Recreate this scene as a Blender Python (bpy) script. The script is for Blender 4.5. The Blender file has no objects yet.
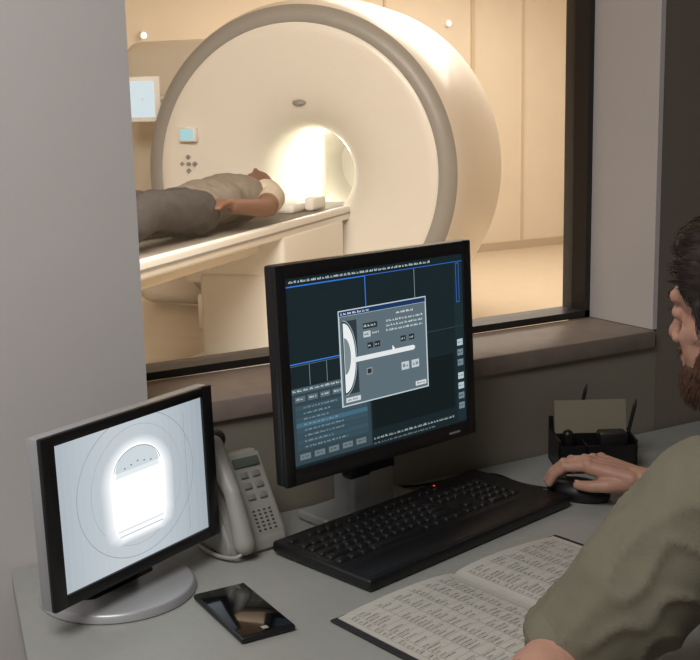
import bpy, bmesh, math, random
from mathutils import Matrix, Vector, Euler, noise
random.seed(7)
scene=bpy.context.scene
COL=bpy.context.collection
try: scene.view_settings.view_transform='Standard'
except Exception: pass

# ---------------------------------------------------------------- materials
def lin(c):
    r=[]
    for v in c:
        v=v/255.0
        r.append(v/12.92 if v<=.04045 else ((v+.055)/1.055)**2.4)
    return (*r,1.0)
def mat(name,col,rough=.5,metal=0.0,var=0.0,scale=40,bump=0.0,bscale=None,emit=None,estr=0.0,spec=.5,coat=0.0,sss=0.0,dist=0.002):
    m=bpy.data.materials.new(name); m.use_nodes=True; nt=m.node_tree
    b=nt.nodes['Principled BSDF']; c=lin(col)
    b.inputs['Base Color'].default_value=c
    b.inputs['Roughness'].default_value=rough
    b.inputs['Metallic'].default_value=metal
    b.inputs['Specular IOR Level'].default_value=spec
    b.inputs['Coat Weight'].default_value=coat
    if sss>0:
        b.inputs['Subsurface Weight'].default_value=sss
        b.inputs['Subsurface Radius'].default_value=(.01,.004,.002)
        b.inputs['Subsurface Scale'].default_value=.3
    tc=nt.nodes.new('ShaderNodeTexCoord')
    if var>0:
        n=nt.nodes.new('ShaderNodeTexNoise'); n.inputs['Scale'].default_value=scale; n.inputs['Detail'].default_value=4
        nt.links.new(tc.outputs['Object'],n.inputs['Vector'])
        r=nt.nodes.new('ShaderNodeValToRGB')
        r.color_ramp.elements[0].position=.3; r.color_ramp.elements[1].position=.7
        r.color_ramp.elements[0].color=tuple(x*(1-var) for x in c[:3])+(1,)
        r.color_ramp.elements[1].color=tuple(min(1,x*(1+var)) for x in c[:3])+(1,)
        nt.links.new(n.outputs['Fac'],r.inputs['Fac']); nt.links.new(r.outputs['Color'],b.inputs['Base Color'])
    if bump>0:
        n2=nt.nodes.new('ShaderNodeTexNoise'); n2.inputs['Scale'].default_value=bscale or scale; n2.inputs['Detail'].default_value=6
        nt.links.new(tc.outputs['Object'],n2.inputs['Vector'])
        bp=nt.nodes.new('ShaderNodeBump'); bp.inputs['Strength'].default_value=bump; bp.inputs['Distance'].default_value=dist
        nt.links.new(n2.outputs['Fac'],bp.inputs['Height']); nt.links.new(bp.outputs['Normal'],b.inputs['Normal'])
    if emit:
        b.inputs['Emission Color'].default_value=lin(emit); b.inputs['Emission Strength'].default_value=estr
    return m
def emis(name,col,s=1.0):
    m=bpy.data.materials.new(name); m.use_nodes=True; nt=m.node_tree
    b=nt.nodes['Principled BSDF']; b.inputs['Base Color'].default_value=(0.01,0.01,0.01,1)
    b.inputs['Roughness'].default_value=.35; b.inputs['Specular IOR Level'].default_value=.1
    b.inputs['Emission Color'].default_value=lin(col); b.inputs['Emission Strength'].default_value=s
    return m
def glassmat(name):
    """shielded observation glass: clear, faint reflection and a faint translucent share added for haze"""
    m=bpy.data.materials.new(name); m.use_nodes=True; nt=m.node_tree; nt.nodes.clear()
    o=nt.nodes.new('ShaderNodeOutputMaterial'); mx=nt.nodes.new('ShaderNodeMixShader'); mx2=nt.nodes.new('ShaderNodeMixShader')
    t=nt.nodes.new('ShaderNodeBsdfTransparent'); g=nt.nodes.new('ShaderNodeBsdfGlossy'); tr=nt.nodes.new('ShaderNodeBsdfTranslucent')
    t.inputs['Color'].default_value=(.98,.975,.965,1); g.inputs['Roughness'].default_value=.03
    tr.inputs['Color'].default_value=(.95,.93,.9,1)  # translucent share added to lay a haze over the scan room view
    mx.inputs[0].default_value=.03; mx2.inputs[0].default_value=.07
    nt.links.new(t.outputs[0],mx.inputs[1]); nt.links.new(g.outputs[0],mx.inputs[2])
    nt.links.new(mx.outputs[0],mx2.inputs[1]); nt.links.new(tr.outputs[0],mx2.inputs[2]); nt.links.new(mx2.outputs[0],o.inputs[0])
    return m

# ---------------------------------------------------------------- mesh helpers
def merge(bm,tmp,M=None):
    if M is not None: bmesh.ops.transform(tmp,matrix=M,verts=tmp.verts)
    me=bpy.data.meshes.new('tmp'); tmp.to_mesh(me); tmp.free(); bm.from_mesh(me); bpy.data.meshes.remove(me)
def box(bm,c,s,rot=None,bevel=0,seg=2):
    t=bmesh.new(); bmesh.ops.create_cube(t,size=1)
    bmesh.ops.scale(t,vec=s,verts=t.verts)
    if bevel>0: bmesh.ops.bevel(t,geom=t.edges[:],offset=bevel,segments=seg,profile=.5,affect='EDGES')
    M=Matrix.Translation(c)
    if rot is not None: M=M@Euler(rot).to_matrix().to_4x4()
    merge(bm,t,M)
def cyl(bm,p1,p2,r1,r2=None,seg=24,bevel=0):
    p1=Vector(p1);p2=Vector(p2); r2=r1 if r2 is None else r2
    d=p2-p1; L=d.length
    t=bmesh.new(); bmesh.ops.create_cone(t,cap_ends=True,segments=seg,radius1=r1,radius2=r2,depth=L)
    if bevel>0:
        es=[e for e in t.edges if len(e.link_faces)==2 and any(len(f.verts)>4 for f in e.link_faces)]
        bmesh.ops.bevel(t,geom=es,offset=bevel,segments=3,profile=.5,affect='EDGES')
    M=Matrix.Translation((p1+p2)/2)@d.to_track_quat('Z','Y').to_matrix().to_4x4()
    merge(bm,t,M)
def ell(bm,c,r,rot=None,seg=20,M0=None):
    t=bmesh.new(); bmesh.ops.create_uvsphere(t,u_segments=seg,v_segments=max(8,seg//2+2),radius=1)
    if not hasattr(r,'__len__'): r=(r,r,r)
    M=Matrix.Translation(c)
    if rot is not None: M=M@Euler(rot).to_matrix().to_4x4()
    M=M@Matrix.Diagonal((*r,1))
    if M0 is not None: M=M0@M
    merge(bm,t,M)
def cap(bm,p1,p2,r1,r2=None,seg=16):
    r2=r1 if r2 is None else r2
    p1=Vector(p1);p2=Vector(p2)
    ell(bm,p1,r1,seg=seg); ell(bm,p2,r2,seg=seg)
    if (p2-p1).length>1e-4: cyl(bm,p1,p2,r1,r2,seg=seg)
def chain(bm,pts,rs,seg=16):
    for i in range(len(pts)-1): cap(bm,pts[i],pts[i+1],rs[i],rs[i+1],seg)
def quad(bm,vs,mi=0):
    f=bm.faces.new([bm.verts.new(v) for v in vs]); f.material_index=mi; return f
def lathe(bm,prof,seg=96,a0=0,a1=2*math.pi,sy=1.0):
    rings=[]
    full=abs((a1-a0)-2*math.pi)<1e-6
    n=seg if full else seg+1
    for (x,r) in prof:
        rings.append([bm.verts.new((x,sy*r*math.cos(a0+(a1-a0)*k/seg),r*math.sin(a0+(a1-a0)*k/seg))) for k in range(n)])
    for i in range(len(prof)-1):
        for k in range(seg):
            k2=(k+1)%n
            bm.faces.new([rings[i][k],rings[i][k2],rings[i+1][k2],rings[i+1][k]])
def finish(name,bm,mats,parent=None,smooth=True,loc=None,rot=None,angle=40):
    bmesh.ops.recalc_face_normals(bm,faces=bm.faces)
    me=bpy.data.meshes.new(name); bm.to_mesh(me); bm.free()
    if not isinstance(mats,(list,tuple)): mats=[mats]
    for m in mats: me.materials.append(m)
    if smooth:
        for p in me.polygons: p.use_smooth=True
        try: me.set_sharp_from_angle(angle=math.radians(angle))
        except Exception: pass
    o=bpy.data.objects.new(name,me); COL.objects.link(o)
    if parent: o.parent=parent
    if loc is not None: o.location=loc
    if rot is not None: o.rotation_euler=rot
    return o
def root(name,loc=(0,0,0),rz=0):
    e=bpy.data.objects.new(name,None); COL.objects.link(e); e.location=loc; e.rotation_euler=(0,0,rz); e.empty_display_size=.05
    return e
def remeshed(name,bm,voxel,mats,parent=None,smooth=4,disp=0.0,dscale=8.0,matfn=None,loc=None,rot=None,M=None,scale=None):
    me=bpy.data.meshes.new(name); bm.to_mesh(me); bm.free()
    o=bpy.data.objects.new(name+'_src',me); COL.objects.link(o)
    md=o.modifiers.new('r','REMESH'); md.mode='VOXEL'; md.voxel_size=voxel; md.adaptivity=0
    sm=o.modifiers.new('s','SMOOTH'); sm.iterations=smooth; sm.factor=.6
    dg=bpy.context.evaluated_depsgraph_get(); dg.update()
    me2=bpy.data.meshes.new_from_object(o.evaluated_get(dg))
    bpy.data.objects.remove(o); me2.name=name
    me2.materials.clear()
    if not isinstance(mats,(list,tuple)): mats=[mats]
    for m in mats: me2.materials.append(m)
    if disp>0:
        ns=[v.normal.copy() for v in me2.vertices]
        for v,n in zip(me2.vertices,ns):
            q=v.co*dscale
            k=noise.noise(q)+.5*noise.noise(q*2.3+Vector((3,1,7)))
            k=-abs(k)+.3
            v.co+=n*disp*k
    if M is not None: me2.transform(M)
    for p in me2.polygons:
        p.use_smooth=True
        p.material_index=matfn(p.center) if matfn else 0
    o=bpy.data.objects.new(name,me2); COL.objects.link(o)
    if parent: o.parent=parent
    if loc is not None: o.location=loc
    if rot is not None: o.rotation_euler=rot
    if scale is not None: o.scale=(scale,)*3
    return o
def curve(name,pts,r,m,parent=None,closed=False,smooth=True):
    c=bpy.data.curves.new(name,'CURVE'); c.dimensions='3D'; c.bevel_depth=r; c.bevel_resolution=2; c.materials.append(m)
    s=c.splines.new('NURBS' if smooth else 'POLY'); s.points.add(len(pts)-1)
    for p,q in zip(s.points,pts): p.co=(*q,1)
    if smooth: s.use_endpoint_u=True; s.order_u=4
    s.use_cyclic_u=closed
    o=bpy.data.objects.new(name,c); COL.objects.link(o)
    if parent: o.parent=parent
    return o

# ---------------------------------------------------------------- palette
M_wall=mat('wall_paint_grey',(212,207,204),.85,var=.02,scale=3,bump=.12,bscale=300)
M_wall_r=mat('wall_right_darker',(128,118,108),.85,var=.02,scale=3,bump=.12,bscale=300)  # darker, browner tone for the wall section right of the window
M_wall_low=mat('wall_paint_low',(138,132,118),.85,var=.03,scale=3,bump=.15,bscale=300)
M_sill=mat('sill_stone',(142,128,118),.5,var=.10,scale=30)
M_frame=mat('window_frame_dark',(38,36,34),.45)
M_ceil=mat('ceiling_paint',(180,178,175),.9)
M_floor=mat('floor_vinyl',(95,92,88),.6,var=.08,scale=6)
M_desk=mat('desk_laminate',(156,157,152),.42,var=.03,scale=60,bump=.05,bscale=500)
M_deskedge=mat('desk_edge',(70,70,68),.5)
M_mwall=mat('scan_wall_beige',(228,214,194),.8,var=.02,scale=4)
M_mfloor=mat('scan_floor_vinyl',(208,190,166),.28,var=.04,scale=5)
M_gan=mat('gantry_plastic_cream',(234,228,218),.38,coat=.15)
M_ganpanel=mat('gantry_side_cover',(228,218,202),.45)
M_stripe=mat('gantry_stripe_grey',(150,147,142),.4)
M_white=mat('table_white',(242,239,232),.35)
M_matt=mat('table_mattress',(140,132,122),.7)
M_blk=mat('black_plastic',(22,22,24),.4,var=.1,scale=200)
M_blkgl=mat('black_gloss',(10,10,12),.12,coat=.5)
M_silver=mat('silver_plastic',(178,180,182),.35,metal=.3)
M_grey=mat('grey_plastic',(158,157,150),.45)
M_key=mat('keycap_black',(24,25,27),.42)
M_paper=mat('paper',(190,187,178),.8,var=.03,scale=30)
M_ink=mat('ink',(122,119,114),.8)
M_cover=mat('notebook_cover',(40,38,42),.6)
M_skin=mat('skin',(190,146,126),.5,var=.05,scale=60,sss=.12,bump=.08,bscale=400)
M_skin2=mat('skin_patient',(122,86,68),.55,sss=.1)
M_hair=mat('hair_brown',(38,27,20),.5)
M_beard=mat('beard_brown',(84,55,38),.6)
M_shirt=mat('shirt_olive',(118,114,97),.9,var=.06,scale=40,bump=.3,bscale=700)
M_trous=mat('trousers_dark',(40,42,50),.9)
M_ptrous=mat('patient_trousers',(62,58,58),.9,var=.08,scale=20)
M_pshirt=mat('patient_shirt',(128,118,108),.9,var=.06,scale=20)
M_ptee=mat('patient_sleeve_pale',(196,184,166),.9)
M_eye=mat('eye_white',(225,220,215),.2)
M_iris=mat('iris_dark',(50,38,30),.2)
M_lip=mat('lips',(165,108,96),.45)
M_tat=mat('tattoo_skin',(112,92,86),.55)

# ---------------------------------------------------------------- room shell
WX0,WX1=.592,1.642; ZS=.955; ZT=2.05
def bspan(b,x0,x1,y0,y1,z0,z1): box(b,((x0+x1)/2,(y0+y1)/2,(z0+z1)/2),(x1-x0,y1-y0,z1-z0))
def span(name,x0,x1,y0,y1,z0,z1,m):
    b=bmesh.new(); bspan(b,x0,x1,y0,y1,z0,z1); return finish(name,b,m,smooth=False)
b=bmesh.new()
bspan(b,-2.5,WX0,0,.26,0,2.8); bspan(b,WX1,WX1+.012,0,.26,ZS,2.8); bspan(b,WX0,WX1,0,.26,ZT,2.8)
finish('wall_window',b,M_wall,smooth=False)
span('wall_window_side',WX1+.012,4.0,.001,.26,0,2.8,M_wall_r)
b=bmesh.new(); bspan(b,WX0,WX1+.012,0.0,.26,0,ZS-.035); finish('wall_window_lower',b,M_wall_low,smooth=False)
b=bmesh.new(); box(b,((WX0+WX1)/2,.085,ZS-.0175),(WX1-WX0,.19,.035),bevel=.004); finish('trim_window_sill',b,M_sill)
span('wall_left',-2.6,-2.5,-3.6,.26,0,2.8,M_wall)
span('wall_right',4.0,4.1,-3.6,.26,0,2.8,M_wall)
span('wall_rear',-2.6,4.1,-3.7,-3.6,0,2.8,M_wall)
span('floor',-2.6,4.1,-3.7,.26,-.1,0,M_floor)
span('ceiling',-2.6,4.1,-3.7,.26,2.8,2.9,M_ceil)
span('floor_scan_room',-2.6,9.1,.26,7.4,-.1,0,M_mfloor)
span('ceiling_scan_room',-2.6,9.1,.26,7.4,2.8,2.9,M_mwall)
span('wall_scan_back',-2.6,9.1,7.2,7.4,0,2.8,M_mwall)
span('wall_scan_left',-2.6,-2.5,.26,7.2,0,2.8,M_mwall)
span('wall_scan_right',9.0,9.1,.26,7.2,0,2.8,M_mwall)
b=bmesh.new(); bspan(b,4.0,9.0,.16,.26,0,2.8); finish('wall_scan_front',b,M_mwall,smooth=False)
b=bmesh.new()
bspan(b,6.55,6.58,7.17,7.2,0,2.8); bspan(b,7.15,7.17,7.18,7.2,0,2.8); bspan(b,5.6,5.62,7.18,7.2,0,2.8)
finish('trim_scan_panel',b,mat('trim_tan',(208,190,164),.7),smooth=False)
b=bmesh.new(); bspan(b,-2.5,9,7.17,7.2,0,.08); finish('baseboard_scan_back',b,mat('base_tan',(190,170,146),.6),smooth=False)
for i,(x,z,s_) in enumerate([(3.36,1.98,.020),(6.28,2.12,.020)]):
    L=root('wall_lamp',(x,7.18,z))
    b=bmesh.new(); cyl(b,(0,.02,0),(0,-.02,0),.035,.03,seg=32); finish('housing',b,M_white,L)
    b=bmesh.new(); ell(b,(0,-.02,0),(s_,.012,s_)); finish('bulb',b,emis('lamp_warm_%d'%i,(255,240,210),5),L)

W=root('window_1')
b=bmesh.new()
y0,y1=.18,.25; fw=.014
bspan(b,WX0,WX0+fw,y0,y1,ZS,ZT); bspan(b,WX1-fw,WX1,y0,y1,ZS,ZT); bspan(b,WX0,WX1,y0,y1,ZT-fw,ZT); bspan(b,WX0,WX1,y0,y1,ZS,ZS+fw)
finish('frame',b,M_frame,W,smooth=False)
b=bmesh.new(); quad(b,[(WX0+fw,.222,ZS+fw),(WX1-fw,.222,ZS+fw),(WX1-fw,.222,ZT-fw),(WX0+fw,.222,ZT-fw)]); finish('pane',b,glassmat('glass'),W,smooth=False)

# ---------------------------------------------------------------- MRI scanner
GX,GY=3.27,4.56
G=root('mri_scanner',(GX,GY,0),math.radians(-140)); CZ=1.0
b=bmesh.new()
lathe(b,[(-1.62,.275),(-.36,.275),(-.29,.285),(-.22,.315),(-.16,.37),(-.115,.44),(-.085,.52),(-.06,.62),(-.035,.74),(-.012,.83),(-.002,.88),(-.01,.895)],128)
finish('front_cover',b,M_gan,G,loc=(0,0,CZ),angle=60)
b=bmesh.new()
lathe(b,[(-.01,.895),(.0,.905),(-.002,.95),(-.02,.985),(-.045,1.0)],128); finish('rim_stripe',b,M_stripe,G,loc=(0,0,CZ),angle=60)
b=bmesh.new()
lathe(b,[(-.045,1.0),(-.08,1.015),(-.16,1.035),(-.3,1.055),(-.6,1.075),(-.95,1.065),(-1.2,1.01),(-1.36,.92),(-1.45,.8),(-1.5,.6),(-1.62,.275),(-1.60,.0001)],128)
finish('body_shell',b,M_gan,G,loc=(0,0,CZ),angle=60)
b=bmesh.new(); box(b,(-.75,0,.12),(1.3,1.5,.24),bevel=.03); finish('floor_plinth',b,M_ganpanel,G)
b=bmesh.new(); box(b,(-.95,-.90,.95),(.35,1.45,1.86),bevel=.14,seg=6); finish('side_cover',b,M_ganpanel,G)
b=bmesh.new(); lathe(b,[(-.50,.2745),(-.54,.2735),(-.58,.2745)],96,math.radians(20),math.radians(160)); 
finish('bore_light_strip',b,emis('bore_light',(250,255,240),4),G,loc=(0,0,CZ))
b=bmesh.new(); box(b,(-.01,-.70,1.25),(.05,.11,.085),bevel=.008); finish('display_housing',b,M_white,G)
b=bmesh.new(); quad(b,[(.017,-.745,1.218),(.017,-.655,1.218),(.017,-.655,1.282),(.017,-.745,1.282)]); finish('display_screen',b,emis('disp_cyan',(170,215,222),1.0),G,smooth=False)
b=bmesh.new()
for a in range(4):
    an=a*math.pi/2; cyl(b,(-.06,-.72+.042*math.cos(an),1.07+.042*math.sin(an)),(-.022,-.72+.042*math.cos(an),1.07+.042*math.sin(an)),.015,seg=4)
cyl(b,(-.06,-.72,1.07),(-.022,-.72,1.07),.012,seg=16)
finish('control_buttons',b,M_stripe,G)
b=bmesh.new(); ell(b,(-.115,.0,CZ+.43),(.03,.045,.018)); finish('laser_aperture',b,M_stripe,G)
b=bmesh.new()
for i in range(9): box(b,(-.773,-.85-.035*i,1.66),(.004,.018,.02))
for i in range(7): box(b,(-.773,-.90-.03*i,1.52),(.004,.016,.012))
finish('cover_lettering',b,M_stripe,G,smooth=False)
TZ=.80
b=bmesh.new(); box(b,(1.1,0,TZ-.05),(3.3,.52,.05),bevel=.02,seg=3); 
box(b,(1.1,.275,TZ-.035),(3.3,.04,.085),bevel=.015,seg=3); box(b,(1.1,-.275,TZ-.035),(3.3,.04,.085),bevel=.015,seg=3)
finish('table_top',b,M_white,G)
b=bmesh.new(); box(b,(1.1,.298,TZ-.035),(3.2,.004,.010)); finish('table_rail_line',b,M_stripe,G,smooth=False)
b=bmesh.new(); box(b,(1.1,0,TZ-.014),(3.2,.46,.03),bevel=.012,seg=3); finish('table_mattress',b,M_matt,G)
b=bmesh.new(); box(b,(.44,.0,.61),(.95,.60,.27),bevel=.03,seg=3); box(b,(.50,0,.27),(.85,.4,.54),bevel=.03,seg=3); box(b,(.6,0,.03),(1.2,.6,.06),bevel=.02)
finish('table_pedestal',b,M_white,G)
b=bmesh.new(); box(b,(1.8,0,TZ-.11),(1.6,.40,.07),bevel=.02); finish('table_undertray',b,M_ganpanel,G)
b=bmesh.new(); box(b,(.22,0,TZ+.03),(.3,.28,.06),bevel=.025,seg=3); box(b,(.10,.17,TZ+.045),(.22,.06,.08),bevel=.02,seg=3); box(b,(.10,-.17,TZ+.045),(.22,.06,.08),bevel=.02,seg=3); finish('head_rest',b,M_white,G)
# swivelling status display carried on an arm from the side cover
DM=bpy.data.objects.new('status_display',None); COL.objects.link(DM); DM.parent=G; DM.location=(-.255,-1.155,1.475); DM.rotation_euler=(0,0,math.radians(118)); DM.empty_display_size=.05
b=bmesh.new(); box(b,(0,0,0),(.25,.04,.29),bevel=.01); box(b,(0,.04,0),(.06,.06,.1)); finish('status_housing',b,M_white,DM)
b=bmesh.new(); quad(b,[(-.10,-.022,-.115),(.085,-.022,-.115),(.085,-.022,.115),(-.10,-.022,.115)]); finish('status_screen',b,emis('disp_pale',(215,232,238),1.0),DM,smooth=False)
b=bmesh.new(); cyl(b,(-.24,-1.155,1.475),(-.78,-1.10,1.475),.02); finish('status_arm',b,M_white,G)

# ---------------------------------------------------------------- patient
PS=1.14
P=root('patient_lying',(GX,GY,TZ*(1-PS)),math.radians(-140)); P.scale=(PS,PS,PS)
s=TZ
b=bmesh.new()
ell(b,(.47,0,s+.135),(.105,.074,.092)); ell(b,(.53,0,s+.145),(.066,.056,.078)); cap(b,(.55,0,s+.12),(.66,0,s+.11),.052,.06)
cap(b,(.475,0,s+.222),(.50,0,s+.232),.011,.013); ell(b,(.48,.074,s+.13),(.028,.011,.018)); ell(b,(.48,-.074,s+.13),(.028,.011,.018)); ell(b,(.56,0,s+.195),(.028,.028,.022))
remeshed('head',b,.008,[M_skin2,M_hair],P,matfn=lambda c: 1 if (c.x<.45 or (c.z<s+.15 and c.x<.52)) else 0)
b=bmesh.new()
for sg in (1,-1):
    chain(b,[(.72,sg*.15,s+.13),(.76,sg*.195,s+.12),(.90,sg*.235,s+.10)],[.075,.062,.054])
    chain(b,[(.90,sg*.235,s+.10),(.97,sg*.24,s+.09),(1.20,sg*.20,s+.12)],[.045,.044,.031])
    ell(b,(1.25,sg*.185,s+.135),(.05,.038,.022))
    for k in range(4): chain(b,[(1.27,sg*(.185+.018*(k-1.5)),s+.14),(1.31,sg*(.18+.018*(k-1.5)),s+.135),(1.345-.006*abs(k-1.5),sg*(.175+.018*(k-1.5)),s+.12)],[.011,.010,.009],8)
    chain(b,[(1.22,sg*.15,s+.14),(1.26,sg*.135,s+.15),(1.29,sg*.13,s+.145)],[.013,.011,.010],8)
remeshed('arms',b,.007,[M_skin2,M_ptee],P,smooth=2,matfn=lambda c: 1 if c.x<.90 else 0)
b=bmesh.new()
ell(b,(.82,0,s+.12),(.20,.19,.115)); ell(b,(1.05,0,s+.12),(.22,.17,.105)); ell(b,(1.22,0,s+.11),(.14,.165,.10)); cap(b,(.70,.12,s+.11),(.70,-.12,s+.11),.07)
remeshed('shirt',b,.012,[M_pshirt,M_ptee],P,disp=.016,matfn=lambda c: 1 if c.x<.76 else 0)
b=bmesh.new()
ell(b,(1.30,0,s+.105),(.14,.17,.10))
for sg in (1,-1):
    chain(b,[(1.32,sg*.09,s+.10),(1.76,sg*.12,s+.15),(2.16,sg*.11,s+.065)],[.097,.072,.05])
    chain(b,[(1.76,sg*.12,s+.15),(1.95,sg*.115,s+.10)],[.072,.070])
remeshed('trousers',b,.012,M_ptrous,P,disp=.016)
b=bmesh.new()
for sg in (1,-1): chain(b,[(2.17,sg*.11,s+.05),(2.22,sg*.12,s+.09),(2.24,sg*.14,s+.19)],[.042,.042,.03])
remeshed('feet',b,.01,mat('socks',(200,195,185),.9),P)

# ---------------------------------------------------------------- desk
Dk=root('desk')
b=bmesh.new()
pts=[(.368,-.006),(.30,-.36),(.225,-.84),(2.6,-.84),(2.6,-.006)]
vt=[b.verts.new((x,y,.75)) for x,y in pts]; vb=[b.verts.new((x,y,.72)) for x,y in pts]
b.faces.new(vt); b.faces.new(vb[::-1])
for i in range(5): b.faces.new([vt[i],vb[i],vb[(i+1)%5],vt[(i+1)%5]])
bmesh.ops.bevel(b,geom=[e for e in b.edges if all(v.co.z>.74 for v in e.verts)],offset=.003,segments=2,affect='EDGES')
finish('top',b,M_desk,Dk)
b=bmesh.new()
for x,y in [(.42,-.06),(.36,-.74),(2.5,-.06),(2.5,-.74)]: box(b,(x,y,.36),(.05,.05,.72),bevel=.005)
box(b,(1.45,-.08,.5),(2.1,.02,.35)); box(b,(1.45,-.04,.69),(2.1,.04,.05)); finish('frame',b,M_deskedge,Dk)

# ---------------------------------------------------------------- monitors
class Scr:
    """flat user-interface artwork laid on a display face; u,v in 0..1 (v down)"""
    def __init__(s,w,h,parent,tag): s.w=w;s.h=h;s.p=parent;s.tag=tag;s.d={}
    def P(s,u,v,y): return ((u-.5)*s.w,-.0012-y*.00010,(.5-v)*s.h)
    def poly(s,pts,col,st=1.0,layer=1):
        k=(tuple(col),st)
        if k not in s.d: s.d[k]=bmesh.new()
        quad(s.d[k],[s.P(u,v,layer) for u,v in pts])
    def rect(s,u0,v0,u1,v1,col,st=1.0,layer=1): s.poly([(u0,v1),(u1,v1),(u1,v0),(u0,v0)],col,st,layer)
    def frame(s,u0,v0,u1,v1,t,col,st=1.0,layer=2):
        tv=t*s.w/s.h
        s.rect(u0,v0,u1,v0+tv,col,st,layer); s.rect(u0,v1-tv,u1,v1,col,st,layer); s.rect(u0,v0,u0+t,v1,col,st,layer); s.rect(u1-t,v0,u1,v1,col,st,layer)
    def text(s,u0,v,u1,hh,col,st=1.0,layer=4):
        u=u0; hh*=.72
        while u<u1:
            n=random.randint(2,5)
            for i in range(n):
                uu=u+i*.0052
                if uu+.003>u1: return
                o=random.uniform(0,.35)*hh
                if random.random()<.5: s.rect(uu,v+o,uu+.0032,v+hh,col,st,layer)
                else:
                    s.rect(uu,v+o,uu+.0012,v+hh,col,st,layer); s.rect(uu+.0012,v+hh*.7,uu+.0038,v+hh,col,st,layer)
            u+=n*.0052+.006
    def ellp(s,cu,cv,ru,rv,col,st=1.0,layer=1,a0=0,a1=360,n=40):
        s.poly([(cu+ru*math.cos(math.radians(a0+(a1-a0)*i/n)),cv-rv*math.sin(math.radians(a0+(a1-a0)*i/n))) for i in range(n+(0 if a1-a0==360 else 1))],col,st,layer)
    def ring(s,cu,cv,ru,rv,t,col,st=1.0,layer=2,a0=0,a1=360,n=48):
        for i in range(n):
            x=math.radians(a0+(a1-a0)*i/n);y=math.radians(a0+(a1-a0)*(i+1)/n)
            f=lambda a,q:(cu+(ru+q)*math.cos(a),cv-(rv+q*s.w/s.h)*math.sin(a))
            s.poly([f(x,0),f(y,0),f(y,t),f(x,t)],col,st,layer)
    def done(s):
        for i,((col,st),bm) in enumerate(s.d.items()):
            finish('%s_art_%d'%(s.tag,i),bm,emis('ui_%s_%d'%(s.tag,i),col,st),s.p,smooth=False)

def monitor(name,loc,yaw,tilt,w,h,bz,btop,bbot,side_mat):
    r=root(name,loc,yaw)
    hd=bpy.data.objects.new('panel_pivot',None); COL.objects.link(hd); hd.parent=r; hd.rotation_euler=(tilt,0,0); hd.empty_display_size=.02
    b=bmesh.new(); box(b,(0,.012,0),(w,.02,h),bevel=.004); 
    finish('housing',b,side_mat,hd)
    b=bmesh.new(); box(b,(0,.030,0),(w*.8,.03,h*.8),bevel=.012,seg=3); finish('rear_bulge',b,M_blk,hd)
    b=bmesh.new(); f=-.001
    iw=w-2*bz; ih=h-btop-bbot; zc=(bbot-btop)/2
    box(b,(-(w-bz)/2,f,0),(bz,.008,h),bevel=.002); box(b,((w-bz)/2,f,0),(bz,.008,h),bevel=.002)
    box(b,(0,f,(h-btop)/2),(w-2*bz+.004,.008,btop),bevel=.002); box(b,(0,f,-(h-bbot)/2),(w-2*bz+.004,.008,bbot),bevel=.002)
    finish('bezel',b,M_blk,hd)
    sc=bpy.data.objects.new('screen_mount',None); COL.objects.link(sc); sc.parent=hd; sc.location=(0,.0,zc); sc.empty_display_size=.02
    return r,hd,sc,iw,ih

MN,hd,sc,iw,ih=monitor('computer_monitor',(.915,-.155,1.023),math.radians(11.3),math.radians(-2.2),.404,.322,.0185,.021,.024,M_blk)
S=Scr(iw,ih,sc,'main')
S.rect(0,0,1,1,(22,36,40),1,0)
S.text(.02,.012,.80,.018,(200,212,216),1)
BL=(50,108,196)
S.frame(.0,.04,.42,.45,.005,BL,1.2)
S.rect(.0,.04,1.0,.044,BL,1)
S.rect(.70,.045,.703,.30,(150,165,170),.8,1)
S.rect(.425,.42,1,.424,(60,75,80),.8,1)
for u in (.10,.19,.28,.37): S.rect(u,.46,u+.003,.57,(130,145,150),.8,1)
S.rect(.0,.455,.42,.459,(90,110,115),.8,1)
S.rect(.0,.575,.42,.985,(50,66,74),1,1); S.rect(.43,.575,.93,.90,(16,26,29),1,1)
S.rect(0,.575,.42,.605,(70,90,98),1,2); S.text(.01,.581,.35,.018,(200,210,215),1)
for i in range(6): S.rect(.02+.065*i,.62,.072+.065*i,.65,(88,104,112),1,2); S.text(.027+.065*i,.628,.066+.065*i,.014,(210,215,220),1)
for i in range(8):
    v=.67+.03*i
    S.rect(.02,v,.40,v+.027,(54,76,86) if i%2 else (58,80,92),1,2)
    S.text(.06,v+.007,.06+random.uniform(.12,.25),.014,(140,162,172),.9)
S.rect(.02,.76,.40,.787,(66,104,122),1,3)
for i in range(5): S.rect(.03+.075*i,.928,.085+.075*i,.96,(104,118,124),1,2); S.text(.04+.075*i,.938,.075+.075*i,.012,(30,40,45),1,3)
S.text(.43,.945,.92,.018,(170,186,190),1,3); S.text(.43,.975,.8,.014,(120,135,140),1,3)
S.rect(.945,.045,1,.985,(28,44,50),1,1)
for i,v in enumerate([.50,.56,.62,.70,.76,.82,.88]):
    S.rect(.954,v,.990,v+.038,(180,196,202) if i in (0,3,4) else (110,130,140),1,2); S.text(.958,v+.012,.987,.014,(30,40,45),.5,3)
S.frame(.958,.05,.978,.28,.003,BL,1,2)
S.rect(.262,.21,.765,.735,(190,204,210),1,5)
S.rect(.267,.216,.760,.242,(24,52,96),1.0,6); S.text(.275,.222,.435,.018,(230,235,240),1,8)
S.rect(.269,.244,.758,.728,(92,108,116),1,6)
S.rect(.280,.27,.360,.67,(46,56,62),1,7)
S.ellp(.285,.47,.062,.19,(232,236,236),1,8,-90,90); S.ellp(.287,.46,.034,.10,(120,136,140),1,9,-90,90)
S.ring(.285,.47,.066,.20,.004,(150,170,176),1,8,-90,90)
S.rect(.330,.475,.675,.502,(226,230,230),1,10); S.ellp(.675,.4885,.014,.0135,(226,230,230),1,10)
S.rect(.405,.55,.435,.585,(40,50,54),1,8); S.frame(.405,.55,.435,.585,.003,(160,170,175),1,9)
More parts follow.
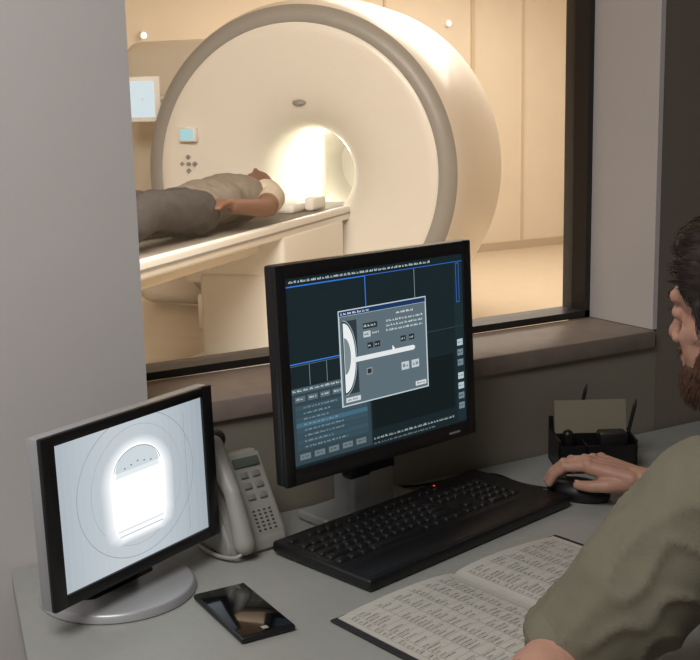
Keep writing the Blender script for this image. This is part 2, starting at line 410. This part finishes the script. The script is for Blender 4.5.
S.text(.585,.266,.685,.017,(230,236,238),1,9)
for i in range(3): S.text(.525,.302+.026*i,.74,.017,(220,230,234),1,9)
S.rect(.395,.30,.475,.332,(40,52,58),1,8); S.text(.40,.308,.465,.018,(220,225,225),1,9)
S.rect(.395,.345,.435,.378,(190,200,205),1,8); S.text(.40,.353,.43,.018,(40,45,50),1,9); S.text(.445,.353,.485,.016,(220,225,225),1,9)
for u in (.415,.455,.605,.655): S.rect(u,.41,u+.032,.442,(35,45,50),1,8); S.text(u+.004,.42,u+.028,.016,(190,200,205),1,9)
for u,v in ((.605,.56),(.665,.56)): S.rect(u,v,u+.045,v+.045,(190,200,205),1,8); S.text(u+.008,v+.010,u+.04,.028,(30,38,42),1,9)
S.rect(.285,.688,.365,.714,(206,212,214),1,8); S.text(.295,.695,.355,.014,(60,65,70),1,9); S.rect(.685,.688,.75,.714,(206,212,214),1,8); S.text(.695,.695,.745,.014,(60,65,70),1,9)
S.poly([(.555,.45),(.555,.48),(.57,.472)],(240,240,240),1,12)
S.done()
b=bmesh.new(); box(b,(.15,-.0055,-.150),(.024,.001,.003)); finish('bezel_marks',b,M_grey,hd,smooth=False)
b=bmesh.new(); box(b,(.02,.058,-.125),(.10,.03,.16),bevel=.01,seg=3); finish('neck',b,M_blk,MN)
b=bmesh.new(); box(b,(.02,.070,-.205),(.092,.05,.13),bevel=.008,seg=3); finish('stand_column',b,M_silver,MN)
b=bmesh.new(); box(b,(.02,.085,-.2645),(.20,.075,.016),bevel=.006,seg=3); finish('stand_foot',b,M_silver,MN)
b=bmesh.new(); box(b,(.035,.0445,-.215),(.05,.002,.05),bevel=.0008); finish('column_label',b,M_grey,MN)

MS,hd2,sc2,iw2,ih2=monitor('small_monitor',(.495,-.202,.903),math.radians(26.1),math.radians(-1.3),.319,.223,.022,.014,.016,M_silver)
S=Scr(iw2,ih2,sc2,'aux')
for i in range(24):
    k=i/23.0; g_=math.sin(math.pi*(.15+.8*k)); c=(int(158+36*g_),int(168+34*g_),int(176+32*g_))
    S.rect(i/24,0,(i+1)/24,1,c,1,0)
S.ring(.51,.46,.40,.50,.003,(134,147,155),1,1)
S.ring(.51,.46,.31,.42,.0025,(156,168,175),1,1)
S.rect(.86,.06,.863,.94,(140,152,160),1,1)
def arch(k,c,st,l):
    w_=.250-.062*k; vt_=.115+.055*k; vb_=.845-.04*k; vm=.42
    pts=[(.51+w_*math.cos(math.radians(a)),vm-(vm-vt_)*math.sin(math.radians(a))) for a in range(0,181,6)]
    pts+=[(.51-w_*.97,vb_-.12),(.51-w_*.88,vb_-.04),(.51-w_*.66,vb_),(.51+w_*.66,vb_),(.51+w_*.88,vb_-.04),(.51+w_*.97,vb_-.12)]
    S.poly(pts,c,st,l)
for i in range(10):
    k=i/9.0; arch(k,(int(196+56*k),int(204+50*k),int(210+45*k)),1.0 if i<9 else 1.12,2+i)
S.ellp(.51,.335,.150,.150,(206,215,220),1,12,0,180)
S.ring(.51,.35,.160,.160,.0035,(120,132,140),.9,13,8,172)
for i in range(5): S.rect(.418+.045*i,.288+.012*abs(i-2),.430+.045*i,.297+.012*abs(i-2),(120,132,140),.9,13)
S.poly([(.37,.335),(.65,.335),(.665,.37),(.355,.37)],(230,237,240),1,13)
S.rect(.35,.735,.67,.750,(226,233,236),1.0,13); S.rect(.36,.775,.66,.785,(196,205,210),1,13)
S.done()
b=bmesh.new(); box(b,(0,.05,-.06),(.07,.03,.17),bevel=.01,seg=3); finish('neck',b,M_blk,MS)
b=bmesh.new(); cyl(b,(0,.055,-.142),(0,.05,-.132),.075,.06,seg=48,bevel=.002); finish('neck_collar',b,M_blk,MS)
b=bmesh.new(); cyl(b,(0,.045,-.1525),(0,.045,-.1405),.108,.103,seg=72,bevel=.003); finish('round_base',b,M_silver,MS)

# ---------------------------------------------------------------- keyboard
K=root('computer_keyboard',(.962,-.208,.7505),math.radians(13.5)); K.scale=(.955,1,1)
b=bmesh.new(); box(b,(0,0,.011),(.488,.205,.018),rot=(math.radians(1),0,0),bevel=.005,seg=3); finish('case',b,M_blk,K)
b=bmesh.new()
def keyrow(y,x0,widths,gap=.0025,hh=.0155):
    x=x0
    for wd in widths:
        if wd>0:
            t=bmesh.new(); bmesh.ops.create_cube(t,size=1)
            for v in t.verts:
                top=v.co.z>0
                v.co.x*= (wd-gap)-(.003 if top else 0); v.co.y*=hh-(.003 if top else 0); v.co.z*=.006
            bmesh.ops.bevel(t,geom=t.edges[:],offset=.0008,segments=1,affect='EDGES')
            merge(b,t,Matrix.Translation((x+wd/2,y,.0208+y*.02)))
        x+=abs(wd)
u=.019
keyrow(.078,-.232,[u,-u]+[u]*4+[-u/2]+[u]*4+[-u/2]+[u]*4+[-.006]+[u]*3,hh=.013)
keyrow(.052,-.232,[u]*13+[2*u]+[-.006]+[u]*3+[-.006]+[u]*4)
keyrow(.033,-.232,[1.5*u]+[u]*12+[1.5*u]+[-.006]+[u]*3+[-.006]+[u]*3+[u])
keyrow(.014,-.232,[1.75*u]+[u]*11+[2.25*u]+[-.006-3*u-.006]+[u]*4)
keyrow(-.005,-.232,[2.25*u]+[u]*10+[2.75*u]+[-.006,-u,u,-u,-.006]+[u]*4)
keyrow(-.024,-.232,[1.25*u]*3+[6.25*u]+[1.25*u]*4+[-.006]+[u]*3+[-.006]+[2*u,u,u])
finish('keys',b,M_key,K)
b=bmesh.new(); box(b,(0,-.070,.014),(.46,.055,.012),bevel=.004); finish('palm_rest',b,M_blk,K)
b=bmesh.new(); cyl(b,(.12,.091,.0195),(.12,.091,.0222),.0014,seg=12); finish('led',b,emis('led_red',(255,40,20),3),K)

MO=root('computer_mouse',(1.252,-.226,.751),math.radians(28))
b=bmesh.new(); ell(b,(0,0,.010),(.031,.055,.024),seg=32)
for v in b.verts:
    if v.co.z<.0: v.co.z=0
finish('shell',b,M_blk,MO,angle=80)
b=bmesh.new(); cyl(b,(-.003,.03,.030),(.003,.03,.030),.009,seg=20); finish('scroll_wheel',b,M_grey,MO)
b=bmesh.new(); box(b,(0,.026,.0325),(.001,.036,.002)); finish('button_seam',b,M_blkgl,MO)
curve('mouse_cable',[(1.228,-.178,.758),(1.20,-.13,.756),(1.22,-.07,.754),(1.19,-.035,.754),(1.13,-.03,.754),(1.08,-.045,.754),(1.03,-.02,.754)],.0022,M_blk)

SP=root('smartphone',(.586,-.326,.7505),math.radians(-1))
b=bmesh.new(); box(b,(0,0,.0045),(.076,.158,.008),bevel=.0035,seg=3); finish('case',b,M_blk,SP)
b=bmesh.new(); box(b,(0,0,.0088),(.070,.150,.0008),bevel=.0003); finish('glass',b,M_blkgl,SP)
b=bmesh.new(); box(b,(0,-.066,.0094),(.008,.008,.0004)); finish('home_button',b,M_grey,SP,smooth=False)

DP=root('desk_telephone',(.692,-.088,.7505),math.radians(6)); DP.scale=(1.03,1.03,1.05)
b=bmesh.new()
prof=[(-.06,0),(.05,0),(.05,.055),(.04,.125),(.015,.130),(-.056,.024)]
L=[b.verts.new((-.05,y,z)) for y,z in prof]; Rr=[b.verts.new((.05,y,z)) for y,z in prof]
b.faces.new(L); b.faces.new(Rr[::-1])
for i in range(6): b.faces.new([L[i],Rr[i],Rr[(i+1)%6],L[(i+1)%6]])
bmesh.ops.recalc_face_normals(b,faces=b.faces)
bmesh.ops.bevel(b,geom=b.edges[:],offset=.005,segments=3,affect='EDGES')
finish('body',b,M_grey,DP)
nrm=math.atan2(.106,.071); sn,cs=math.sin(nrm),math.cos(nrm)
def onface(x,t,hh,s,bev=.0015,bm=None):
    box(bm or b,(x,-.056+.071*t-sn*hh,.024+.106*t+cs*hh),s,rot=(nrm,0,0),bevel=bev)
b=bmesh.new()
for r_ in range(3):
    for c_ in range(2): onface(.010+.020*c_,.45+.13*r_,.002,(.013,.009,.003))
finish('keypad',b,mat('phone_keys',(128,127,120),.5),DP)
b=bmesh.new(); onface(.020,.86,.002,(.044,.014,.004)); finish('display',b,mat('lcd',(90,100,90),.2),DP)
b=bmesh.new()
for i in range(6):
    for j in range(4): onface(.006+.009*j,.06+.045*i,.0008,(.004,.002,.002),.0004)
finish('speaker_slots',b,M_deskedge,DP)
b=bmesh.new()
hp=[(-.030,-.056+.071*t-sn*h2,.024+.106*t+cs*h2) for t,h2 in ((-.05,.010),(.15,.016),(.5,.024),(.85,.017),(1.10,.014))]
chain(b,hp,[.016,.0145,.0125,.0145,.016],20)
remeshed('handset',b,.0025,M_grey,DP,smooth=3)
b=bmesh.new(); cap(b,(-.040,.012,.146),(-.018,.024,.153),.0170,.0160); remeshed('handset_earpiece',b,.003,M_blk,DP,smooth=2)
curve('handset_cord',[(-.030,-.066,.02),(-.040,-.078,.008),(-.056,-.06,.006),(-.064,-.02,.006),(-.060,.02,.006),(-.052,.03,.012)],.003,M_grey,DP)

# ---------------------------------------------------------------- notebook
NB=root('open_notebook',(.888,-.378,.7505),math.radians(9))
b=bmesh.new(); box(b,(0,-.145,.002),(.44,.298,.003),bevel=.001); finish('cover',b,M_cover,NB)
def pz(x):
    a=min(1,abs(x)/.21); return .0045+.009*math.sin(math.pi*min(1,a*1.05))**.6*(1-.45*a) if a>0.001 else .0045
b=bmesh.new(); n=40
xs=[-.21+.42*i/n for i in range(n+1)]
top=[[b.verts.new((x,y,pz(x))) for x in xs] for y in (0,-.29)]
bot=[[b.verts.new((x,y,.0035)) for x in xs] for y in (0,-.29)]
for i in range(n):
    b.faces.new([top[0][i],top[0][i+1],top[1][i+1],top[1][i]]); b.faces.new([bot[0][i],bot[0][i+1],top[0][i+1],top[0][i]]); b.faces.new([bot[1][i],bot[1][i+1],top[1][i+1],top[1][i]])
for k in (0,n): b.faces.new([top[0][k],top[1][k],bot[1][k],bot[0][k]])
finish('pages',b,M_paper,NB)
b=bmesh.new()
colw=[.012,.034,.030,.030,.026,.026,.024]
for sg in (-1,1):
    x0=-.202 if sg<0 else .012
    for r_ in range(36):
        y=-.016-r_*.0075
        xc=x0
        for ci,cw in enumerate(colw):
            nn=random.randint(2,max(2,int(cw/.0034)))
            if random.random()<.88:
                for q in range(nn):
                    xa=xc+.002+q*.0027; yy=y; hh=random.uniform(.0020,.0031); L=random.uniform(.0010,.0019)
                    quad(b,[(xa,yy-hh/2,pz(xa)+.0004),(xa+L,yy-hh/2,pz(xa+L)+.0004),(xa+L,yy+hh/2,pz(xa+L)+.0004),(xa,yy+hh/2,pz(xa)+.0004)])
            xc+=cw
        if r_%2==0:
            m_=12
            for q in range(m_):
                xa=x0+.182*q/m_; xb=x0+.182*(q+1)/m_
                quad(b,[(xa,y-.0039,pz(xa)+.0003),(xb,y-.0039,pz(xb)+.0003),(xb,y-.0036,pz(xb)+.0003),(xa,y-.0036,pz(xa)+.0003)])
    xc=x0
    for cw in colw+[0]:
        quad(b,[(xc,-.285,pz(xc)+.0003),(xc+.0005,-.285,pz(xc)+.0003),(xc+.0005,-.010,pz(xc)+.0003),(xc,-.010,pz(xc)+.0003)]); xc+=cw
finish('printed_table',b,M_ink,NB,smooth=False)

# ---------------------------------------------------------------- desk organizer
OR=root('desk_organizer',(1.392,-.105,.7505),math.radians(-30))
b=bmesh.new()
box(b,(0,0,.003),(.14,.10,.006)); 
box(b,(0,-.048,.025),(.14,.004,.05)); box(b,(0,.048,.040),(.14,.004,.08)); box(b,(-.068,0,.030),(.004,.10,.06)); box(b,(.068,0,.030),(.004,.10,.06)); box(b,(0,.0,.030),(.14,.003,.06)); box(b,(-.02,-.025,.026),(.003,.05,.05))
finish('tray',b,M_blk,OR,smooth=False)
b=bmesh.new(); box(b,(-.0,.022,.080),(.13,.012,.070),rot=(math.radians(-14),0,0)); finish('note_cards',b,mat('card_tan',(132,124,106),.8),OR,smooth=False)
b=bmesh.new(); box(b,(.03,-.025,.045),(.05,.035,.05),bevel=.004); cap(b,(-.045,-.025,.03),(-.050,-.03,.066),.012,.010); finish('stamp_and_clips',b,M_blk,OR)
for i,(x,y,dx,dy,l) in enumerate([(.058,.01,.022,.005,.105),(-.03,.036,.024,.0,.130)]):
    b=bmesh.new(); cyl(b,(x,y,.01),(x+dx,y+dy,l),.0035,seg=12); cyl(b,(x+dx,y+dy,l),(x+dx*1.12,y+dy*1.12,l+.012),.0035,.001,seg=12); finish('pen_%d'%(i+1),b,M_blk,OR)

# ---------------------------------------------------------------- operator
OP=root('man_operator')
FA=math.radians(12)
def hand(name,loc,rz,rx,sgn,parent,curl=1.0,scale=1.0):
    """palm down, fingers toward +y, thumb toward -x*sgn; origin at the wrist"""
    c=curl; X=lambda x:x*sgn
    F=[(-.027,.082,.040,.024,.019),(-.009,.087,.044,.027,.020),(.009,.083,.041,.025,.019),(.026,.073,.032,.019,.017)]
    def pts(x,y,l1,l2,l3):
        p0=Vector((X(x),y,.012)); out=[p0]; a=[14*c,46*c,70*c]
        for L,an in zip((l1,l2,l3),a):
            an=math.radians(an); out.append(out[-1]+Vector((X(x*.18*L/.04),L*math.cos(an),-L*math.sin(an))))
        return out
    b=bmesh.new()
    cap(b,(0,-.04,.0),(0,0,.0),.0245,.0235)
    for x,y,*_ in F: cap(b,(X(x*.55),.006,.002),(X(x),y-.004,.010),.0165,.0125)
    cap(b,(X(-.012),.015,-.006),(X(-.022),.05,-.004),.017,.014)
    cap(b,(X(.018),.015,-.004),(X(.022),.05,-.002),.015,.012)
    for f_ in F:
        P_=pts(*f_); k=.9 if f_[0]>.02 else 1
        chain(b,P_,[.0108*k,.0092*k,.0083*k,.0070*k],14)
        ell(b,P_[0]+Vector((0,0,.002)),.0118*k); ell(b,P_[1]+Vector((0,0,.0008)),.0099*k)
    T=[Vector((X(-.016),.012,-.006)),Vector((X(-.036),.040,-.012)),Vector((X(-.043),.068,-.018)),Vector((X(-.040),.092,-.022))]
    chain(b,T,[.0165,.0128,.0105,.0085],14)
    remeshed(name,b,.002,M_skin,parent,smooth=2,loc=loc,rot=(rx,0,rz),scale=scale)
    nb=bmesh.new()
    for f_ in F:
        P_=pts(*f_); an=math.radians(70*c)
        q=P_[3]+Vector((0,math.sin(an)*.0058,math.cos(an)*.0058)); ell(nb,q,(.0046,.006,.0014),rot=(-an,0,0),seg=12)
    ell(nb,T[3]+Vector((0,.0,.0075)),(.005,.0065,.0014),seg=12)
    finish(name+'_nails',nb,mat(name+'_nail',(212,172,156),.3),parent,loc=loc,rot=(rx,0,rz)).scale=(scale,)*3
shL=Vector((.918,-.81,.972)); shR=Vector((1.285,-.745,.955)); elL=Vector((.802,-.72,.80)); elR=Vector((1.42,-.525,.80)); wrR=Vector((1.303,-.315,.790)); wrL=Vector((.60,-.80,.785))
b=bmesh.new()
ell(b,(1.16,-1.06,.56),(.18,.14,.12),rot=(0,0,FA)); ell(b,(1.15,-1.02,.70),(.165,.12,.15),rot=(-.3,0,FA)); ell(b,(1.13,-.935,.83),(.18,.125,.16),rot=(-.5,0,FA))
ell(b,(1.115,-.84,.925),(.18,.10,.09),rot=(-.5,0,FA))
cap(b,shL.lerp(shR,.10),shL.lerp(shR,.88),.068,.062); cap(b,(1.01,-.795,.985),(1.11,-.765,1.02),.052,.055); cap(b,(1.19,-.76,.975),(1.11,-.765,1.015),.05,.055)
chain(b,[shL,shL.lerp(elL,.5)+Vector((-.01,0,.0)),shL.lerp(elL,.95)],[.076,.070,.060],24)
chain(b,[shR,shR.lerp(elR,.5),elR,elR.lerp(wrR,.72)],[.068,.060,.052,.044],24)
def wrinkle(o,amp):
    me=o.data
    def g(q):
        q2=Vector((q.x*9+noise.noise(q*7)*1.2,q.y*9,q.z*16+noise.noise(q*5)*2))
        a=abs(noise.noise(q2)); return (1-a*2.2)**3 if a<.45 else 0
    ns=[v.normal.copy() for v in me.vertices]
    for v,n in zip(me.vertices,ns):
        v.co+=n*(amp*g(v.co)+amp*.6*noise.noise(v.co*14))
    me.update()
sh=remeshed('shirt',b,.006,M_shirt,OP,smooth=8); wrinkle(sh,.0065)
def torus(bm,c,axis,R_,r_,seg=40,h=1.8):
    ax=Vector(axis).normalized(); q=ax.to_track_quat('Z','Y').to_matrix().to_4x4(); t=bmesh.new()
    rings=[]
    for i in range(seg):
        a=2*math.pi*i/seg; rr=[]
        for j in range(10):
            p=2*math.pi*j/10; d=R_+r_*math.cos(p)
            rr.append(t.verts.new((d*math.cos(a),d*math.sin(a),r_*h*math.sin(p))))
        rings.append(rr)
    for i in range(seg):
        for j in range(10): t.faces.new([rings[i][j],rings[(i+1)%seg][j],rings[(i+1)%seg][(j+1)%10],rings[i][(j+1)%10]])
    merge(bm,t,Matrix.Translation(c)@q)
b=bmesh.new(); torus(b,shL.lerp(elL,.98),elL-shL,.058,.005,h=4); torus(b,elR.lerp(wrR,.76),wrR-elR,.042,.005,h=3); finish('rolled_cuffs',b,M_shirt,OP,angle=80)
b=bmesh.new(); torus(b,(1.115,-.757,1.045),(-.05,.40,1),.062,.006,h=3.2); finish('collar',b,M_shirt,OP,angle=80)
b=bmesh.new(); chain(b,[shL.lerp(elL,.7),elL,elL.lerp(wrL,.35),wrL+Vector((.03,0,0))],[.044,.043,.041,.027],20)
remeshed('forearm_left',b,.004,[M_skin,M_tat],OP,smooth=3,matfn=lambda c: 1 if noise.noise(c*28)>.12 else 0)
b=bmesh.new(); chain(b,[elR,elR.lerp(wrR,.4),wrR],[.042,.038,.0240],20)
remeshed('forearm_right',b,.004,M_skin,OP,smooth=3)
hand('hand_right',(wrR.x-.003,wrR.y+.005,.797),math.radians(31),math.radians(6),1,OP,scale=.92)
hand('hand_left',(wrL.x+.02,wrL.y,.785),math.radians(100),0,-1,OP,curl=.4)
HM=Matrix.Translation((1.115,-.675,1.150))@Matrix.Rotation(math.radians(5),4,'Z')@Matrix.Rotation(math.radians(-8),4,'X')
b=bmesh.new()
ell(b,(0,-.020,.030),(.076,.096,.086),seg=32); ell(b,(0,.016,.030),(.067,.073,.066),seg=28)
ell(b,(0,.026,-.040),(.060,.064,.076),seg=28); ell(b,(0,.066,-.098),(.027,.024,.019)); ell(b,(0,.058,-.062),(.036,.034,.032))
for sg in (1,-1):
    cap(b,(sg*.058,-.012,-.045),(sg*.024,.062,-.094),.017,.015); cap(b,(sg*.030,.058,-.034),(sg*.050,.026,-.026),.021,.018)
    ell(b,(sg*.0105,.101,-.036),.0088); cap(b,(sg*.008,.083,.0185),(sg*.044,.070,.020),.0115,.010)
    ell(b,(sg*.031,.0745,-.001),(.0150,.0125,.0120))
    t0=Vector((sg*.0770,-.016,-.010))
    ell(b,t0,(.006,.016,.026),rot=(.15,0,sg*.3)); cap(b,t0+Vector((sg*.006,-.010,.018)),t0+Vector((sg*.006,.006,.022)),.004); cap(b,t0+Vector((sg*.005,-.013,.014)),t0+Vector((sg*.003,-.009,-.014)),.004); ell(b,t0+Vector((sg*.002,0,-.022)),(.005,.007,.008))
cap(b,(0,.086,.006),(0,.111,-.029),.0075,.0105); ell(b,(0,.112,-.031),(.0105,.010,.009))
cap(b,(0,.080,.02),(0,.086,.006),.011,.009)
cap(b,(-.016,.088,-.061),(.016,.088,-.061),.0070); cap(b,(0,.091,-.060),(0,.091,-.060),.0078); cap(b,(-.014,.086,-.0715),(.014,.086,-.0715),.0078)
cap(b,(0,-.035,-.06),(0,-.07,-.19),.055,.062)
remeshed('head',b,.0026,[M_skin,M_lip],OP,smooth=5,matfn=lambda c: 1 if (abs(c.x)<.022 and c.y>.089 and -.077<c.z<-.058) else 0).data.transform(HM)
b=bmesh.new()
for sg in (1,-1): ell(b,(0,0,0),1,M0=HM@Matrix.Translation((sg*.031,.0765,-.0015))@Matrix.Diagonal((.0118,.0108,.0055,1)))
finish('eyes',b,M_eye,OP,angle=80)
b=bmesh.new()
for sg in (1,-1): ell(b,(0,0,0),1,M0=HM@Matrix.Translation((sg*.031,.0852,-.0015))@Matrix.Diagonal((.0055,.0028,.0050,1)))
finish('irises',b,M_iris,OP,angle=80)
def strands(name,pts,m,parent,r=.0009):
    c=bpy.data.curves.new(name,'CURVE'); c.dimensions='3D'; c.bevel_depth=r; c.bevel_resolution=0; c.materials.append(m)
    for pl in pts:
        s=c.splines.new('POLY'); s.points.add(len(pl)-1)
        for k,(p,q) in enumerate(zip(s.points,pl)): p.co=(*q,1); p.radius=1-.75*k/(len(pl)-1)
    o=bpy.data.objects.new(name,c); COL.objects.link(o); o.parent=parent; return o
pl=[]
for sg in (1,-1):
    for i in range(70):
        t=random.random(); p=Vector((sg*(.010+.038*t),.0915-.014*t**1.5,.020+.004*math.sin(t*3)+random.uniform(-.003,.003)))
        pl.append([HM@p,HM@(p+Vector((sg*.004,.0008,.001))),HM@(p+Vector((sg*.008,-.002,.0)))])
    for i in range(20):
        t=i/19; p=Vector((sg*(.022+.020*t),.0860-.004*abs(t-.5),.0035+.0015*math.sin(t*3.1)))
        pl.append([HM@p,HM@(p+Vector((sg*.0005,.0025,-.001))),HM@(p+Vector((sg*.001,.0045,.0)))])
strands('eyebrows_lashes',pl,M_hair,OP,.0005)
b=bmesh.new(); ell(b,(0,-.026,.044),(.081,.098,.084),seg=32); ell(b,(0,-.062,-.005),(.068,.054,.058)); ell(b,(0,.026,.092),(.060,.056,.028),rot=(-.2,0,0)); ell(b,(0,.054,.078),(.052,.028,.020))
for sg in (1,-1): ell(b,(sg*.064,.018,.045),(.015,.034,.040)); cap(b,(sg*.073,.018,.01),(sg*.071,.016,-.02),.007,.005)
hs=remeshed('hair',b,.0035,M_hair,OP,smooth=4,disp=.003,dscale=70)
pl=[]
vs=[(v.co.copy(),v.normal.copy()) for v in hs.data.vertices]
for p,n in random.sample(vs,min(3800,len(vs))):
    if p.z>.03: fl=Vector((random.uniform(-.35,.35),.9,.1))
    else: fl=Vector((0,-.45,-.8+random.uniform(-.2,.2)))
    fl=(fl-n*fl.dot(n)).normalized()
    q=[p-n*.0015]
    for k in range(3):
        q.append(q[-1]+fl*.0065+n*(.0014-.0011*k))
    pl.append([HM@x for x in q])
hs.data.transform(HM); strands('hair_strands',pl,M_hair,OP,.0008)
b=bmesh.new(); ell(b,(0,.033,-.086),(.0595,.060,.038)); ell(b,(0,.069,-.102),(.031,.027,.021))
for sg in (1,-1): cap(b,(sg*.067,.0,-.025),(sg*.050,.032,-.074),.008,.016)
cap(b,(-.020,.090,-.0505),(.020,.090,-.0505),.0052); 
bs=remeshed('beard',b,.0032,M_beard,OP,smooth=3,disp=.003,dscale=90)
pl=[]
vs=[(v.co.copy(),v.normal.copy()) for v in bs.data.vertices]
for p,n in random.sample(vs,min(2600,len(vs))):
    fl=(n*.5+Vector((random.uniform(-.3,.3),.2,-.8))).normalized(); L=.6 if p.z>-.06 else 1
    pl.append([HM@(p-n*.002),HM@(p+fl*.005*L),HM@(p+fl*.010*L+Vector((0,0,-.002)))])
bs.data.transform(HM); strands('beard_strands',pl,M_beard,OP,.0006)
b=bmesh.new(); ell(b,(1.16,-1.06,.55),(.17,.14,.10),rot=(0,0,FA))
for sg in (-1,1):
    h=Vector((1.16+sg*.09,-1.04,.55)); k=Vector((1.13+sg*.13,-.62,.54)); a=Vector((1.13+sg*.13,-.60,.10))
    chain(b,[h,k,a],[.092,.066,.048],20)
remeshed('trousers',b,.012,M_trous,OP,smooth=4,disp=.008,dscale=9)
b=bmesh.new()
for sg in (-1,1): chain(b,[(1.13+sg*.13,-.62,.05),(1.12+sg*.14,-.50,.038)],[.045,.036]); 
remeshed('shoes',b,.008,M_blk,OP,smooth=2)
CH=root('office_chair',(1.18,-1.10,0),FA)
b=bmesh.new(); box(b,(0,.02,.42),(.48,.48,.07),bevel=.03,seg=4); box(b,(0,-.27,.72),(.42,.06,.46),rot=(math.radians(6),0,0),bevel=.028,seg=4); finish('cushions',b,M_trous,CH)
b=bmesh.new(); cyl(b,(0,0,.08),(0,0,.40),.03); box(b,(0,-.2,.42),(.06,.16,.03)); box(b,(0,-.27,.50),(.06,.03,.2))
for i in range(5):
    a=2*math.pi*i/5; e=Vector((.3*math.cos(a),.3*math.sin(a),.06)); cyl(b,(0,0,.10),e,.022,.015); cyl(b,e+Vector((-.02*math.sin(a),.02*math.cos(a),-.033)),e+Vector((.02*math.sin(a),-.02*math.cos(a),-.033)),.027)
finish('star_base',b,M_blk,CH)

# ---------------------------------------------------------------- lights
def area(name,loc,rot,size,e,col,sy=None):
    l=bpy.data.lights.new(name,'AREA'); l.energy=e; l.color=col; l.size=size
    if sy: l.shape='RECTANGLE'; l.size_y=sy
    o=bpy.data.objects.new(name,l); COL.objects.link(o); o.location=loc; o.rotation_euler=rot; return o
def point(name,loc,e,col,r=.1):
    l=bpy.data.lights.new(name,'POINT'); l.energy=e; l.color=col; l.shadow_soft_size=r
    o=bpy.data.objects.new(name,l); COL.objects.link(o); o.location=loc; return o
area('scan_ceiling_light',(1.4,1.9,2.6),(math.radians(42),0,math.radians(-35)),2.0,140,(1,.93,.83),1.2)
area('scan_ceiling_light.001',(5.6,5.2,2.75),(0,0,0),2.6,105,(1,.93,.82),1.6)
bo=Matrix.Translation((GX,GY,0))@Matrix.Rotation(math.radians(-140),4,'Z')
point('bore_lamp',bo@Vector((-.75,0,1.12)),5,(.98,1,.9),.05)
area('control_ceiling_light',(-.5,-1.2,2.7),(0,0,0),1.2,42,(1,.97,.95),1.2)
w=bpy.data.worlds.new('world'); scene.world=w; w.use_nodes=True
w.node_tree.nodes['Background'].inputs[0].default_value=(.5,.5,.55,1); w.node_tree.nodes['Background'].inputs[1].default_value=.02
# ---------------------------------------------------------------- camera
f=1150.0
R=Matrix.Rotation(math.radians(-30.5),3,'Z')@Matrix.Rotation(math.pi/2-math.radians(11.0),3,'X')@Matrix.Rotation(math.radians(-1.29),3,'Z')
cam=bpy.data.cameras.new('camera'); co=bpy.data.objects.new('camera',cam); COL.objects.link(co)
co.matrix_world=Matrix.Translation((0,-1.613,1.40))@R.to_4x4(); cam.lens=f/700*36; cam.clip_start=.02; scene.camera=co
